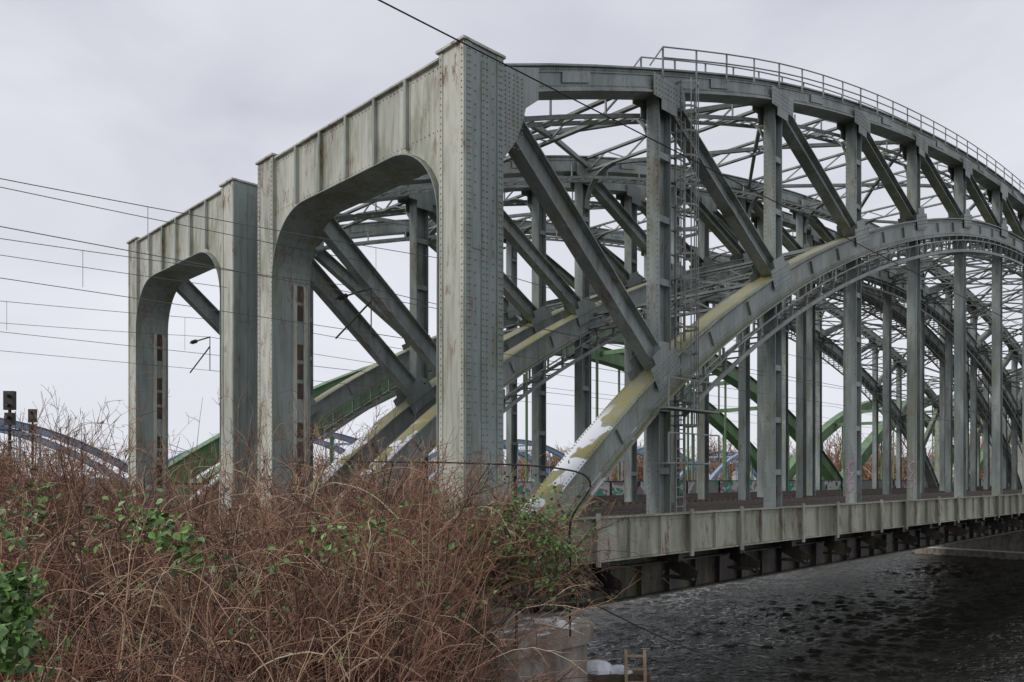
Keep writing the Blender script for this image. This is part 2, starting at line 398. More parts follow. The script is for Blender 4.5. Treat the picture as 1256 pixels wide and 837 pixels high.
for q in(-.24,.24): ld.bar((sx+q,-.12,-1.1),(sx+q,-.12,12.5),.07,.05,up=(1,0,0))
for z in np.arange(-.9,12.5,.3): ld.bar((sx-.24,-.12,z),(sx+.24,-.12,z),.035,.035)
for z in np.arange(1.6,12.4,.75):
    pts=[(sx+.38*math.cos(a),-.12-.3-.38*math.sin(a)+.1,z) for a in np.linspace(-.6,math.pi+.6,10)]
    for i in range(9): ld.bar(pts[i],pts[i+1],.016,.07)
    ld.bar((sx-.24,-.12,z),(P+.3,-.12,z),.05,.05)
for a in(.2,1.0,1.57,2.1,2.9):
    ld.bar((sx+.39*math.cos(a),-.32-.39*math.sin(a),1.6),(sx+.39*math.cos(a),-.32-.39*math.sin(a),12.2),.035,.014,up=(1,0,0))
for z in(.4,2.0):
    ld.box(P-.9,P+1.8,-1.0,-.5,z,z+.05)
    for x in(P-.9,P+.4,P+1.8): ld.bar((x,-.98,z),(x,-.98,z+.9),.04,.04,up=(1,0,0))
    ld.bar((P-.9,-.98,z+.9),(P+1.8,-.98,z+.9),.04,.04)
add(ld.mesh('access_ladder',M_cat),'access_ladder',B0)
cb=MB()
for base in(0,11.9):
    for (wp,wt) in((.55,2.35),(8.65,6.6)):
        s=1.2
        for (z0,z1) in((5.9,5.9),(4.6,5.5)): cb.tube([(s,base+wp,z0),(s,base+wt,z1)],.03,6)
        for k in range(5): cb.tube([(s,base+wp+(wt-wp)*(.12+k*.04),5.9),(s,base+wp+(wt-wp)*(.135+k*.04),5.9)],.09,8)
        cb.tube([(s,base+wt,5.9),(s,base+wt,4.5)],.02,5)
add(cb.mesh('catenary_brackets',M_dark),'catenary_brackets',B0)

# ------------------------------------------------------------ overhead wires
e=root('overhead_wires'); wm=MB()
def wire(s0,s1,w0,w1,z0,z1,sag,r,n=24,mb=None):
    (mb or wm).tube([(s0+(s1-s0)*i/n,w0+(w1-w0)*i/n,z0+(z1-z0)*i/n-sag*4*(i/n)*(1-i/n)) for i in range(n+1)],r,4)
for w in(2.35,6.6,14.25,18.5):
    wire(-48,1.2,w,w,4.55,4.5,.05,.009); wire(-48,1.2,w,w,6.1,5.9,.9,.009)
    wire(1.2,52,w,w,4.5,4.5,.05,.011); wire(1.2,52,w,w,5.9,5.9,.5,.011); wire(52,101,w,w,4.5,4.5,.05,.012); wire(52,101,w,w,5.9,5.9,.5,.012)
    for k in range(9):
        u=(k+.5)/9; s=-48+49.2*u; wm.tube([(s,w,4.55),(s,w,6.1-.2*u-.9*4*u*(1-u))],.006,4)
wire(-50,2,8.2,8.2,7.9,7.2,.5,.011); wire(-50,2,12,12,6.9,6.6,.6,.010)
add(wm.mesh('wires',M_wire),'wires',e)
e=root('feeder_cable'); m=MB(); wire(-32,101,-1.5,-1.5,9.3,9.3,.25,.02,60,m); add(m.mesh('cable',M_cable),'cable',e)

# ------------------------------------------------------------ piers / abutment
def prism(mb,outline,z0,z1):
    n0=len(mb.v);n=len(outline)
    for (x,y) in outline: mb.v.append((x,y,z0))
    for (x,y) in outline: mb.v.append((x,y,z1))
    for i in range(n):
        k=(i+1)%n; mb.f.append((n0+i,n0+k,n0+n+k,n0+n+i))
    mb.f.append(tuple(n0+n+i for i in range(n))); mb.f.append(tuple(n0+i for i in reversed(range(n))))
def block(hw,w0,w1,ch,ex=0):
    h=hw+ex; a=w0-ex; b=w1+ex
    return [(-h,a+ch),(-h+ch*.35,a+ch*.35),(-h+ch,a),(h-ch,a),(h-ch*.35,a+ch*.35),(h,a+ch),(h,b-ch),(h-ch,b),(-h+ch,b),(-h,b-ch)]
for s0 in(.1,LEN+1.1):
    e=root('bridge_pier',s0,0); m=MB()
    prism(m,block(1.75,-2.1,23.4,.7),-12.5,-3.85); prism(m,block(1.75,-2.1,23.4,.7,.1),-3.85,-3.45)
    prism(m,block(1.75,-2.1,23.4,.9,.9),-12.5,-9.2)
    for w in(0,BW,11.9,11.9+BW): m.box(-.7,.7,w-.5,w+.5,-3.45,-3.2)
    for z in(-5.4,-7.3): prism(m,block(1.75,-2.1,23.4,.7,.025),z-.03,z+.03)
    add(m.mesh('pier',M_conc),'pier_body',e)
    if s0>50:
        sn=MB(); prism(sn,block(1.75,-2.1,23.4,.9,.8),-9.196,-9.08); add(sn.mesh('pier_snow',M_snow),'snow_cover',e)
e=root('abutment_wall'); m=MB(); m.box(-6,-1.9,-1.4,23.5,-12,-1.72); m.box(-6.1,-1.8,-1.6,23.7,-1.716,-1.5); add(m.mesh('abut',M_conc),'wall',e)

# ------------------------------------------------------------ terrain
def sm(x): x=np.clip(x,0,1); return x*x*(3-2*x)
def hgt(x,y):
    s,w=W2L(x,y)
    base=-2.4-1.0*sm((-w-3)/5)
    base=base+(.75)*sm((w+4)/3)*(1-sm((w-23)/4))
    r=np.sqrt(x*x+(y+1)**2); base=base+(-1.75-base)*(1-sm((r-2.5)/3.5))
    riv=sm((s+2.6)/2.4)*(1-sm((s-206)/8))
    xe=np.interp(y,[0,8,12,15,15.6,18],[-.3,-.6,-1.3,-1.4,-.6,.3])
    r2=sm((x-xe)/1.6)*sm((y-1.5)/2.5)*(1-sm((s-206)/8))
    m=np.maximum(riv,r2)
    base=base+.12*np.sin(x*1.7+y*.8)+.1*np.sin(x*.6-y*1.9)
    return base*(1-m)+(-12.6)*m
def axis(lo,hi,fl,fh,st):
    a=[x for x in np.arange(fl,fh,st)]; b=[];x=fl;d=st
    while x>lo: d*=1.22;x-=d;b.append(x)
    c=[];x=a[-1];d=st
    while x<hi: d*=1.22;x+=d;c.append(x)
    return np.array(b[::-1]+a+c)
ax=axis(-3500,3500,-26,10,.4); ay=axis(-3500,3500,-6,40,.4)
ax=np.unique(np.concatenate([ax,np.arange(10,260,9)])); ay=np.unique(np.concatenate([ay,np.arange(40,320,7)]))
Xg,Yg=np.meshgrid(ax,ay); Zg=hgt(Xg,Yg)+EYE
V=np.stack([Xg,Yg,Zg],-1).reshape(-1,3); nx,ny=len(ax),len(ay)
ii=(np.arange(ny-1)[:,None]*nx+np.arange(nx-1)[None]).ravel()
F=np.stack([ii,ii+1,ii+nx+1,ii+nx],1)
def fastmesh(name,V,F,mat,attr=None,smooth=True):
    me=bpy.data.meshes.new(name); k=F.shape[1]
    me.vertices.add(len(V)); me.vertices.foreach_set('co',V.astype(np.float32).ravel())
    me.loops.add(F.size); me.loops.foreach_set('vertex_index',F.astype(np.int32).ravel())
    me.polygons.add(len(F)); me.polygons.foreach_set('loop_start',np.arange(0,F.size,k,dtype=np.int32))
    try: me.polygons.foreach_set('loop_total',np.full(len(F),k,dtype=np.int32))
    except Exception: pass
    me.polygons.foreach_set('use_smooth',np.full(len(F),smooth))
    if attr is not None:
        a=me.attributes.new('tint','FLOAT','POINT'); a.data.foreach_set('value',attr.astype(np.float32))
    me.update(calc_edges=True); me.validate(); me.materials.append(mat); return me
m,nt,b=newmat('bank_ground')
c=mix(nt,ramp(nt,noise(nt,.9,6,.75),.35,.65),(.032,.026,.017),(.085,.068,.042))
c=mix(nt,math_(nt,'MULTIPLY',ramp(nt,noise(nt,2.2,4,.7),.5,.6),.6),c,(.05,.075,.025))
c=mix(nt,ramp(nt,noise(nt,.35,5,.65),.6,.64),c,(.6,.63,.68))
nt.links.new(c,b.inputs['Base Color']); b.inputs['Roughness'].default_value=.95
add(fastmesh('ground',V,F,m),'ground')

# water: real wave geometry close by (grid), flat sheet further out a little lower
m,nt,b=newmat('river_water'); b.inputs['Base Color'].default_value=(.045,.045,.034,1); b.inputs['IOR'].default_value=1.45
n1=noise(nt,2.2,3,.6); n2=noise(nt,.05,3,.6)
nt.links.new(ramp(nt,n2,.42,.6,(.06,.06,.06,1),(.22,.22,.22,1)),b.inputs['Roughness'])
bp=nt.nodes.new('ShaderNodeBump'); bp.inputs['Strength'].default_value=1; bp.inputs['Distance'].default_value=.3
nt.links.new(n1,bp.inputs['Height']); nt.links.new(bp.outputs[0],b.inputs['Normal'])
gx=np.arange(-12,96,.26); gy=np.arange(16,112,.26); GX,GY=np.meshgrid(gx,gy); GZ=np.zeros_like(GX)
amp_patch=np.clip(.75+.5*np.sin(GX*.11+1.3*np.sin(GY*.07))*np.cos(GY*.09+GX*.04),.25,1.3)
for k in range(46):
    lam=rng.uniform(.75,1.3) if k<24 else rng.uniform(1.3,4.5)
    th=rng.normal(math.radians(-60),.65); ph=rng.uniform(0,6.28); kk=2*np.pi/lam
    GZ+=np.sin(kk*(GX*math.cos(th)+GY*math.sin(th))+ph+.6*np.sin(.23*GX+.31*GY+k))*lam*(.0085 if k<24 else .006)
edge_f=np.clip(np.minimum.reduce([GX-gx[0],gx[-1]-GX,GY-gy[0],gy[-1]-GY])/5,0,1)
GZ=GZ*amp_patch*edge_f+.0
V=np.stack([GX,GY,GZ+.004],-1).reshape(-1,3); nx_=len(gx); ii=(np.arange(len(gy)-1)[:,None]*nx_+np.arange(nx_-1)[None]).ravel()
e=root('river_water',local=False)
add(fastmesh('waves',V,np.stack([ii,ii+1,ii+nx_+1,ii+nx_],1),m),'wave_surface',e)
w_=MB()
x0,x1,y0,y1=float(gx[0]),float(gx[-1]),float(gy[0]),float(gy[-1]); B_=3400
for (a,b_,c_,d_) in((-B_,x0,-B_,B_),(x1,B_,-B_,B_),(x0,x1,-B_,y0),(x0,x1,y1,B_)):
    n0=len(w_.v); w_.v+=[(a,c_,0.004),(b_,c_,0.004),(b_,d_,0.004),(a,d_,0.004)]; w_.f.append((n0,n0+1,n0+2,n0+3))
add(w_.mesh('outer_water',m),'outer_surface',e)

# ------------------------------------------------------------ tracks
e=root('railway_track'); m=MB(); sl=MB()
for tr in(2.35,6.6,14.25,18.5):
    for q in(-.72,.72): m.box(-90,-1.0,tr+q-.035,tr+q+.035,-1.36,-1.19)
    s=-90
    while s<-1: sl.box(s-.12,s+.12,tr-1.25,tr+1.25,-1.48,-1.365); s+=.65
add(m.mesh('r',M_rail),'rails',e); add(sl.mesh('s',M_wood),'sleepers',e)

# ------------------------------------------------------------ green & blue bridges
def arch_bridge(name,s0,w,span,n,rise,mat,depth,wid,hang,zdeck=-1.4,n2=2,sep=10,zb=-1.5):
    for k in range(n):
        e=root(name,s0+k*span,w); mb=MB()
        for j in range(n2):
            ww=j*sep
            pts=[(span*(i/24),ww,zb+rise*(1-(2*i/24-1)**2)) for i in range(25)]
            mb.rect(pts,-wid/2,wid/2,-depth/2,depth/2); mb.rect(pts,-wid*.75,wid*.75,depth/2,depth/2+.06); mb.rect(pts,-wid*.75,wid*.75,-depth/2-.06,-depth/2)
            for i in range(1,hang):
                u=i/hang; mb.bar((span*u,ww,zdeck),(span*u,ww,zb+rise*(1-(2*u-1)**2)),.18,.24,up=(1,0,0))
        for i in range(3,22,2):
            z=zb+rise*(1-(2*i/24-1)**2)
            if z>6 and n2>1: mb.bar((span*i/24,0,z),(span*i/24,sep,z),.35,.5)
        mb.box(0,span,-1,sep*(n2-1)+1,zdeck-1.6,zdeck)
        add(mb.mesh(name,mat),'arches_and_deck',e)
arch_bridge('green_arch_bridge',8,37,98,3,16.5,M_green,1.6,1.0,12)
arch_bridge('blue_arch_bridge',-130,118,55,7,10.0,M_blue_haze,.9,.8,10,sep=12)

# graffiti parapet
m,nt,b=newmat('graffiti_paint')
tc=nt.nodes.new('ShaderNodeTexCoord'); mpn=nt.nodes.new('ShaderNodeMapping'); mpn.inputs['Scale'].default_value=(1,1,1.3)
nz=nt.nodes.new('ShaderNodeTexNoise'); nz.inputs['Scale'].default_value=.8; nz.inputs['Detail'].default_value=1
nt.links.new(tc.outputs['Object'],mpn.inputs[0]); nt.links.new(mpn.outputs[0],nz.inputs['Vector'])
vo=nt.nodes.new('ShaderNodeTexVoronoi'); vo.inputs['Scale'].default_value=5; nt.links.new(nz.outputs['Color'],vo.inputs['Vector'])
rr=nt.nodes.new('ShaderNodeValToRGB'); rr.color_ramp.interpolation='CONSTANT'; els=rr.color_ramp.elements
els[0].color=(.03,.03,.035,1); els[1].position=.8; els[1].color=(.78,.78,.75,1)
for p_,c_ in((.15,(.05,.45,.25,1)),(.35,(.75,.75,.72,1)),(.55,(.1,.42,.45,1)),(.68,(.5,.2,.35,1)),(.74,(.04,.04,.05,1))):
    q=els.new(p_); q.color=c_
sepc=nt.nodes.new('ShaderNodeSeparateColor'); nt.links.new(vo.outputs['Color'],sepc.inputs[0]); nt.links.new(sepc.outputs[0],rr.inputs[0])
nt.links.new(mix(nt,ramp(nt,noise(nt,.12,2,.5),.4,.43),(.34,.34,.32),rr.outputs[0]),b.inputs['Base Color'])
e=root('graffiti_parapet'); mb=MB(); mb.box(-2,204,22.6,22.75,-1.7,-.32); add(mb.mesh('parapet',m),'panels',e)
mb=MB()
for s in np.arange(-2,204,5): mb.box(s-.06,s+.06,22.5,22.596,-1.9,-.3)
mb.box(-2,204,22.55,22.8,-.316,-.25); mb.box(-2,204,22.4,23.2,-2.1,-1.71); add(mb.mesh('parapet_posts',M_dark),'posts',e)
M_pink=plain('pink_spray_paint',(.45,.16,.32),(.6,.4,.5),6,.6)
tg=MB()
for (t,z0) in((3,-.7),(4,-.6)):
    pts=[]
    for k in range(26):
        u=k/25; pts.append((P*t-.28,-.02+.15*math.sin(u*19)+.02*math.sin(u*50),z0+1.5*u+.1*math.cos(u*23)))
    for i in range(25): tg.bar(pts[i],pts[i+1],.035,.01,up=(1,0,0),off=(0,0))
add(tg.mesh('tags',M_pink),'graffiti_tags',B0)

# ------------------------------------------------------------ distant warehouses
M_brick=plain('brick_wall',(.22,.12,.085),(.3,.17,.12),2,.9); M_rend=plain('pale_render',(.4,.4,.38),(.5,.5,.47),1,.9)
M_roof=plain('slate_roof',(.1,.1,.11),(.2,.2,.21),1,.8,snow=False); M_glass=plain('window_glass',(.03,.035,.04),(.06,.07,.08),2,.2)
for (s,w,L_,D_,h,mt) in((262,60,46,14,7,M_brick),(264,118,38,14,5.5,M_rend),(262,170,60,16,8,M_brick),(268,250,50,14,6,M_rend),(262,0,40,14,6,M_rend),(-40,95,30,12,5,M_rend),(-5,80,26,12,4.5,M_brick)):
    e=root('warehouse',s,w,-2.6); wl=MB(); rf=MB(); gl=MB()
    wl.box(0,D_,0,L_,0,h)
    rf.v+=[(-.4,-.4,h),(D_+.4,-.4,h),(D_+.4,L_+.4,h),(-.4,L_+.4,h),(D_/2,-.4,h+2.6),(D_/2,L_+.4,h+2.6)]
    rf.f+=[(0,1,4),(3,5,2),(0,4,5,3),(1,2,5,4),(0,3,2,1)]
    k=int(L_/4)
    for r_ in range(int(h//3)):
        for i in range(k): gl.box(-.05,-.01,i*4+1.2,i*4+2.8,1+r_*3,2.6+r_*3)
        for i in range(int(D_/4)): gl.box(i*4+1,i*4+2.6,-.05,-.01,1+r_*3,2.6+r_*3)
    add(wl.mesh('w',mt),'walls',e); add(rf.mesh('r',M_snow if s<200 else M_roof),'roof',e); add(gl.mesh('g',M_glass),'windows',e)

# ------------------------------------------------------------ twigs
def nrm(a): return a/np.maximum(np.linalg.norm(a,axis=-1,keepdims=True),1e-9)
def grow(P0,D0,L,K,bend,grav):
    N=len(P0);Pt=np.zeros((N,K,3));Pt[:,0]=P0;D=nrm(D0)
    for k in range(1,K):
        D=D+rng.normal(0,bend,(N,3)); D[:,2]-=grav
        D=nrm(D); Pt[:,k]=Pt[:,k-1]+D*(L/(K-1))[:,None]
    return Pt
def tubes(Pt,R0,R1,S=3):
    N,K,_=Pt.shape; T=np.zeros_like(Pt); T[:,1:-1]=Pt[:,2:]-Pt[:,:-2];T[:,0]=Pt[:,1]-Pt[:,0];T[:,-1]=Pt[:,-1]-Pt[:,-2];T=nrm(T)
    ref=nrm(rng.normal(0,1,(N,1,3))); U=nrm(np.cross(T,ref)); Vv=np.cross(T,U)
    r=(R0[:,None]+(R1-R0)[:,None]*np.linspace(0,1,K)[None])[:,:,None,None]
    an=np.arange(S)*2*np.pi/S
    V=Pt[:,:,None,:]+r*(np.cos(an)[None,None,:,None]*U[:,:,None,:]+np.sin(an)[None,None,:,None]*Vv[:,:,None,:])
    V=V.reshape(-1,3)
    n=np.arange(N)[:,None,None]*K*S; k=np.arange(K-1)[None,:,None]*S; j=np.arange(S)[None,None,:]; j2=(j+1)%S
    a=n+k+j;b=n+k+j2; F=np.stack([a,b,b+S,a+S],-1).reshape(-1,4)
    return V,F
def combine(parts):
    Vs=[];Fs=[];As=[];o=0
    for V,F,A in parts: Vs.append(V);Fs.append(F+o);As.append(A);o+=len(V)
    return np.concatenate(Vs),np.concatenate(Fs),np.concatenate(As)
def pick(Pt,idx,u):
    K=Pt.shape[1]; f=u*(K-1); i=np.minimum(f.astype(int),K-2); fr=(f-i)[:,None]
    a=Pt[idx,i];b=Pt[idx,i+1]; return a*(1-fr)+b*fr, nrm(b-a)
def twigset(P0,D0,L,K,bend,grav,r0,nt_,tl,ns,tintc,twr=.0042,ang=.55):
    st=grow(P0,D0,L,K,bend,grav); N=len(P0)
    t0=np.clip((tintc if not np.isscalar(tintc) else np.full(N,tintc))+rng.normal(0,.15,N),0,1)
    parts=[]; V,F=tubes(st,np.full(N,r0)*rng.uniform(.5,1.5,N),np.full(N,r0*.35)); parts.append((V,F,np.repeat(t0,K*3)))
    idx=rng.integers(0,N,N*nt_); u=rng.uniform(.2,.98,len(idx)); p,d=pick(st,idx,u)
    d2=d+rng.normal(0,ang,(len(idx),3)); d2[:,2]+=.1
    l2=L[idx]*tl*rng.uniform(.35,1.2,len(idx))*(1.15-u*.6)
    tw=grow(p,d2,l2,5,.2,.05); t2=np.clip(t0[idx]+rng.normal(0,.1,len(idx)),0,1)
    V,F=tubes(tw,np.full(len(idx),twr),np.full(len(idx),twr*.5)); parts.append((V,F,np.repeat(t2,15)))
    if ns:
        i3=rng.integers(0,len(idx),int(len(idx)*ns)); u=rng.uniform(.2,.95,len(i3)); p,d=pick(tw,i3,u)
        d3=d+rng.normal(0,.6,(len(i3),3)); s3=grow(p,d3,l2[i3]*rng.uniform(.25,.6,len(i3)),3,.2,.0)
        V,F=tubes(s3,np.full(len(i3),twr*.7),np.full(len(i3),twr*.4)); parts.append((V,F,np.repeat(t2[i3],9)))
    return parts,st,tw
m,nt,b=newmat('bramble_twig'); at=nt.nodes.new('ShaderNodeAttribute'); at.attribute_name='tint'
r=nt.nodes.new('ShaderNodeValToRGB'); els=r.color_ramp.elements
els[0].position=0;els[0].color=(.03,.022,.018,1); els[1].position=1;els[1].color=(.55,.47,.33,1)
for p_,c_ in((.28,(.09,.052,.037,1)),(.48,(.27,.125,.082,1)),(.64,(.36,.21,.135,1)),(.82,(.44,.33,.21,1))):
    q=els.new(p_); q.color=c_
nt.links.new(at.outputs['Fac'],r.inputs[0]); nt.links.new(r.outputs[0],b.inputs['Base Color']); b.inputs['Roughness'].default_value=.8
M_twig=m
def pxpos(px,Y): return (px-628)/968*Y
NS=250; sh=[]
while len(sh)<NS:
    Y=rng.uniform(4.6,17.3); px=rng.uniform(-160,700)
    if rng.random()> (Y/17)**.6: continue
    lim=552 if Y<15.4 else 685
    if Y<8: lim=500
    if px>lim: continue
    x=pxpos(px,Y); s,w=W2L(x,Y)
    if w>-1.2 and s>-8: continue
    sh.append((x,Y,px))
sh=np.array(sh)
zt=np.interp(sh[:,1],[4.5,6,8,10,12,14,16,18],[-1.4,-1.3,-.85,-.4,.08,.52,.7,.75])
zt-=np.interp(sh[:,2],[480,560,640,720],[0,.45,.65,.9])
zt+=rng.normal(0,.25,NS)
shtint=np.clip(rng.normal(.48,.14,NS),.15,.85)
gz=hgt(sh[:,0],sh[:,1]); gz=np.maximum(gz,np.where(sh[:,2]>552,-2.3,-3.6))
H=np.clip(zt-gz,.7,6)
NST=18
idx=np.repeat(np.arange(NS),NST); n=len(idx)
P0=np.stack([sh[idx,0]+rng.normal(0,.2,n),sh[idx,1]+rng.normal(0,.2,n),gz[idx]+EYE-.1],1)
az=rng.uniform(0,2*np.pi,n); ti=np.abs(rng.normal(0,.42,n))
D0=np.stack([np.sin(ti)*np.cos(az),np.sin(ti)*np.sin(az),np.cos(ti)],1)
Ls=H[idx]*rng.uniform(.7,1.3,n)
parts,st,tw=twigset(P0,D0,Ls,9,.14,rng.uniform(0,.17,n),.012,7,.3,.6,shtint[idx],.005)
n=1400; idx=rng.choice(np.where((sh[:,2]<520))[0],n)
P0=np.stack([sh[idx,0]+rng.normal(0,.35,n),sh[idx,1]+rng.normal(0,.4,n),zt[idx]+EYE-rng.uniform(.2,1.6,n)],1)
az=rng.uniform(0,2*np.pi,n); D0=np.stack([np.cos(az),np.sin(az)*.8-.3,rng.uniform(-.1,1.2,n)],1)
p2,st2,tw2=twigset(P0,D0,rng.uniform(.8,2.1,n),10,.12,.2,.007,4,.22,0,rng.uniform(.45,.95,n),.004)
n=520; Y=rng.uniform(15.0,16.6,n); px=rng.uniform(540,700,n)
P0=np.stack([pxpos(px,Y),Y,EYE+rng.uniform(-2.2,-.6,n)],1); az=rng.uniform(0,2*np.pi,n)
D0=np.stack([np.cos(az),np.sin(az)*.6,rng.uniform(-.2,1.0,n)],1)
p4,_,tw4=twigset(P0,D0,rng.uniform(.5,1.3,n),9,.2,.17,.007,6,.35,.4,rng.uniform(.3,.9,n),.0045)
e=root('bramble_thicket',local=False); V,F,A=combine(parts+p2+p4); add(fastmesh('twigs',V,F,M_twig,A),'twigs',e)
n=70; pxs=rng.choice([60,90,100,115,130,190,240,262,280,300,320,355,420,450,520],n)+rng.normal(0,11,n); Y=rng.uniform(12.5,15,n)
P0=np.stack([pxpos(pxs,Y),Y,np.full(n,EYE-1.3)],1); D0=np.stack([rng.normal(0,.22,n),rng.normal(0,.1,n),np.ones(n)],1)
p3,_,_=twigset(P0,D0,rng.uniform(1.6,3.0,n),8,.09,0,.008,9,.28,.7,.45,.005)
e=root('sapling_shrub',local=False); V,F,A=combine(p3); add(fastmesh('saplings',V,F,M_twig,A),'twigs',e)

# leaves
m,nt,b=newmat('ivy_leaf'); at=nt.nodes.new('ShaderNodeAttribute'); at.attribute_name='tint'
nt.links.new(ramp(nt,at.outputs['Fac'],0,1,(.035,.075,.018,1),(.18,.33,.085,1)),b.inputs['Base Color']); b.inputs['Roughness'].default_value=.4
spots=[]
def spot(px,py,Y,rad,k): spots.append((pxpos(px,Y),Y,(586-py)/968*Y+EYE,rad,k))
spot(5,750,4.7,.12,330); spot(15,715,4.7,.07,130); spot(0,800,4.6,.13,240); spot(20,780,4.5,.07,80); spot(40,620,7.5,.12,50); spot(5,660,7,.16,50)
spot(185,640,6.3,.11,80); spot(215,660,6.2,.1,70); spot(232,690,6.2,.07,30); spot(420,660,8,.14,45); spot(455,640,8,.22,45); spot(400,672,8,.12,25); spot(320,700,7,.35,25); spot(120,640,7,.25,20)
for k in range(40): spot(rng.uniform(520,705),rng.uniform(615,740),rng.uniform(14.6,15.8),rng.uniform(.1,.4),30)
for k in range(16): spot(rng.uniform(400,560),rng.uniform(640,810),rng.uniform(9,12),rng.uniform(.1,.35),22)
C=[];S=[]
for (x,y,z,rad,k) in spots:
    C.append(np.array([x,y,z])+rng.normal(0,1,(k,3))*rad*np.array([1,.6,.8])); S.append(np.full(k,.024 if y<5.6 else .026 if y<9 else .034))
k=1500; ti_=rng.integers(0,len(tw2),k); C.append(tw2[ti_,rng.integers(1,5,k)]); S.append(np.full(k,.018))
k=1000; ti_=rng.integers(0,len(tw4),k); C.append(tw4[ti_,rng.integers(1,5,k)]); S.append(np.full(k,.03))
C=np.concatenate(C);S=np.concatenate(S)*rng.uniform(.6,1.4,len(C)); n=len(C)
A_=nrm(rng.normal(0,1,(n,3))); N_=nrm(rng.normal(0,1,(n,3))+np.array([0,-.6,.9])); Bq=nrm(np.cross(N_,A_)); A_=np.cross(Bq,N_)
prof=[(-1.1,0,0),(-.5,.85,.25),(.35,.75,.25),(1.25,0,-.1),(.35,-.75,.25),(-.5,-.85,.25)]
V=np.stack([C+S[:,None]*(A_*a+Bq*bb+N_*c) for a,bb,c in prof],1).reshape(-1,3)
o=np.arange(n)[:,None]*6; F=np.concatenate([o+np.array([[0,1,2,3]]),o+np.array([[0,3,4,5]])])
e=root('ivy_plant',local=False); add(fastmesh('leaves',V,F,m,np.repeat(rng.uniform(0,1,n),6),False),'leaves',e)

def treerow(name,pts,h,rt,tint=.25):
    pts=np.array(pts); k=len(pts); idx=np.repeat(np.arange(k),9); n=len(idx)
    P0=pts[idx]+np.stack([rng.normal(0,.6,n),rng.normal(0,.6,n),rng.uniform(0,.25,n)*h],1)
    D0=np.stack([rng.normal(0,.35,n),rng.normal(0,.35,n),np.ones(n)],1)
    p,_,_=twigset(P0,D0,rng.uniform(.4,1.0,n)*h,6,.12,0,rt,9,.4,.8,tint,rt*.6)
    V,F,A=combine(p); add(fastmesh(name,V,F,M_twig,A),name)
pts=[]
for i in range(200):
    w=rng.uniform(-40,420); s=rng.uniform(216,245); pts.append(L2W(s,w,-3))
for i in range(60):
    w=rng.uniform(150,230); s=rng.uniform(-170,-4); pts.append(L2W(s,w,-3))
treerow('distant_tree_row',pts,15,.16,.6)

def signal(px,Y,ztop_,name='railway_signal'):
    e=root(name,local=False,loc=(pxpos(px,Y),Y,EYE)); m=MB()
    m.tube([(0,0,-3.4),(0,0,ztop_)],.08,8); m.box(-.28,.28,-.12,.12,ztop_-1.0,ztop_); m.box(-.22,.22,-.12,.12,ztop_-1.8,ztop_-1.15)
    for dz in(.25,.75,1.4): m.tube([(0,-.13,ztop_-dz),(0,-.35,ztop_-dz)],.1,8)
    m.box(-.5,.5,-.3,.3,ztop_-2.1,ztop_-2.04)
    for q in(-.5,.5): m.bar((q,-.3,ztop_-2.1),(q,-.3,ztop_-1.1),.03,.03,up=(1,0,0))
    for z in np.arange(-3,ztop_-2,.35): m.bar((-.15,.12,z),(.15,.12,z),.03,.03)
    for q in(-.15,.15): m.bar((q,.12,-3.2),(q,.12,ztop_-2),.03,.03,up=(1,0,0))
    add(m.mesh(name,M_dark),'mast_and_heads',e)
signal(12,42,4.6); signal(40,60,5.2)
def wcurve(name,pts,r):
    e=root(name,local=False); m=MB()
    P_=[Vector((pxpos(a,Y),Y,(586-b_)/968*Y+EYE)) for a,b_,Y in pts]; out=[]
    for i in range(len(P_)-1):
        p0=P_[max(i-1,0)];p1=P_[i];p2=P_[i+1];p3=P_[min(i+2,len(P_)-1)]
        for k in range(8):
            u=k/8; out.append(.5*((2*p1)+(-p0+p2)*u+(2*p0-5*p1+4*p2-p3)*u*u+(-p0+3*p1-3*p2+p3)*u**3))
    out.append(P_[-1]); m.tube(out,r,6); add(m.mesh(name,M_cable),'cable',e)
wcurve('loose_cable',[(425,566,15.5),(560,568,15.2),(680,574,15),(724,592,15),(700,640,15.2),(700,700,15.5)],.02)
wcurve('mooring_cable',[(700,735,16.5),(725,740,18),(830,790,20),(960,838,22),(1050,900,23)],.018)

e=root('mesh_fence',-1.0,-2.2,0); m=MB()
for s in(-1.6,-.1,1.6): m.tube([(s,0,-3.6),(s,0,-1.2)],.03,6)
for z in(-1.25,-2.6): m.tube([(-1.6,0,z),(1.6,0,z)],.02,5)
for k in range(34): m.bar((-1.6+k*.097,0,-2.6),(-1.6+k*.097,0,-1.25),.008,.008,up=(1,0,0))
for k in range(14): m.bar((-1.6,0,-2.6+k*.1),(1.6,0,-2.6+k*.1),.008,.008)
add(m.mesh('fence',M_dark),'fence_panel',e)

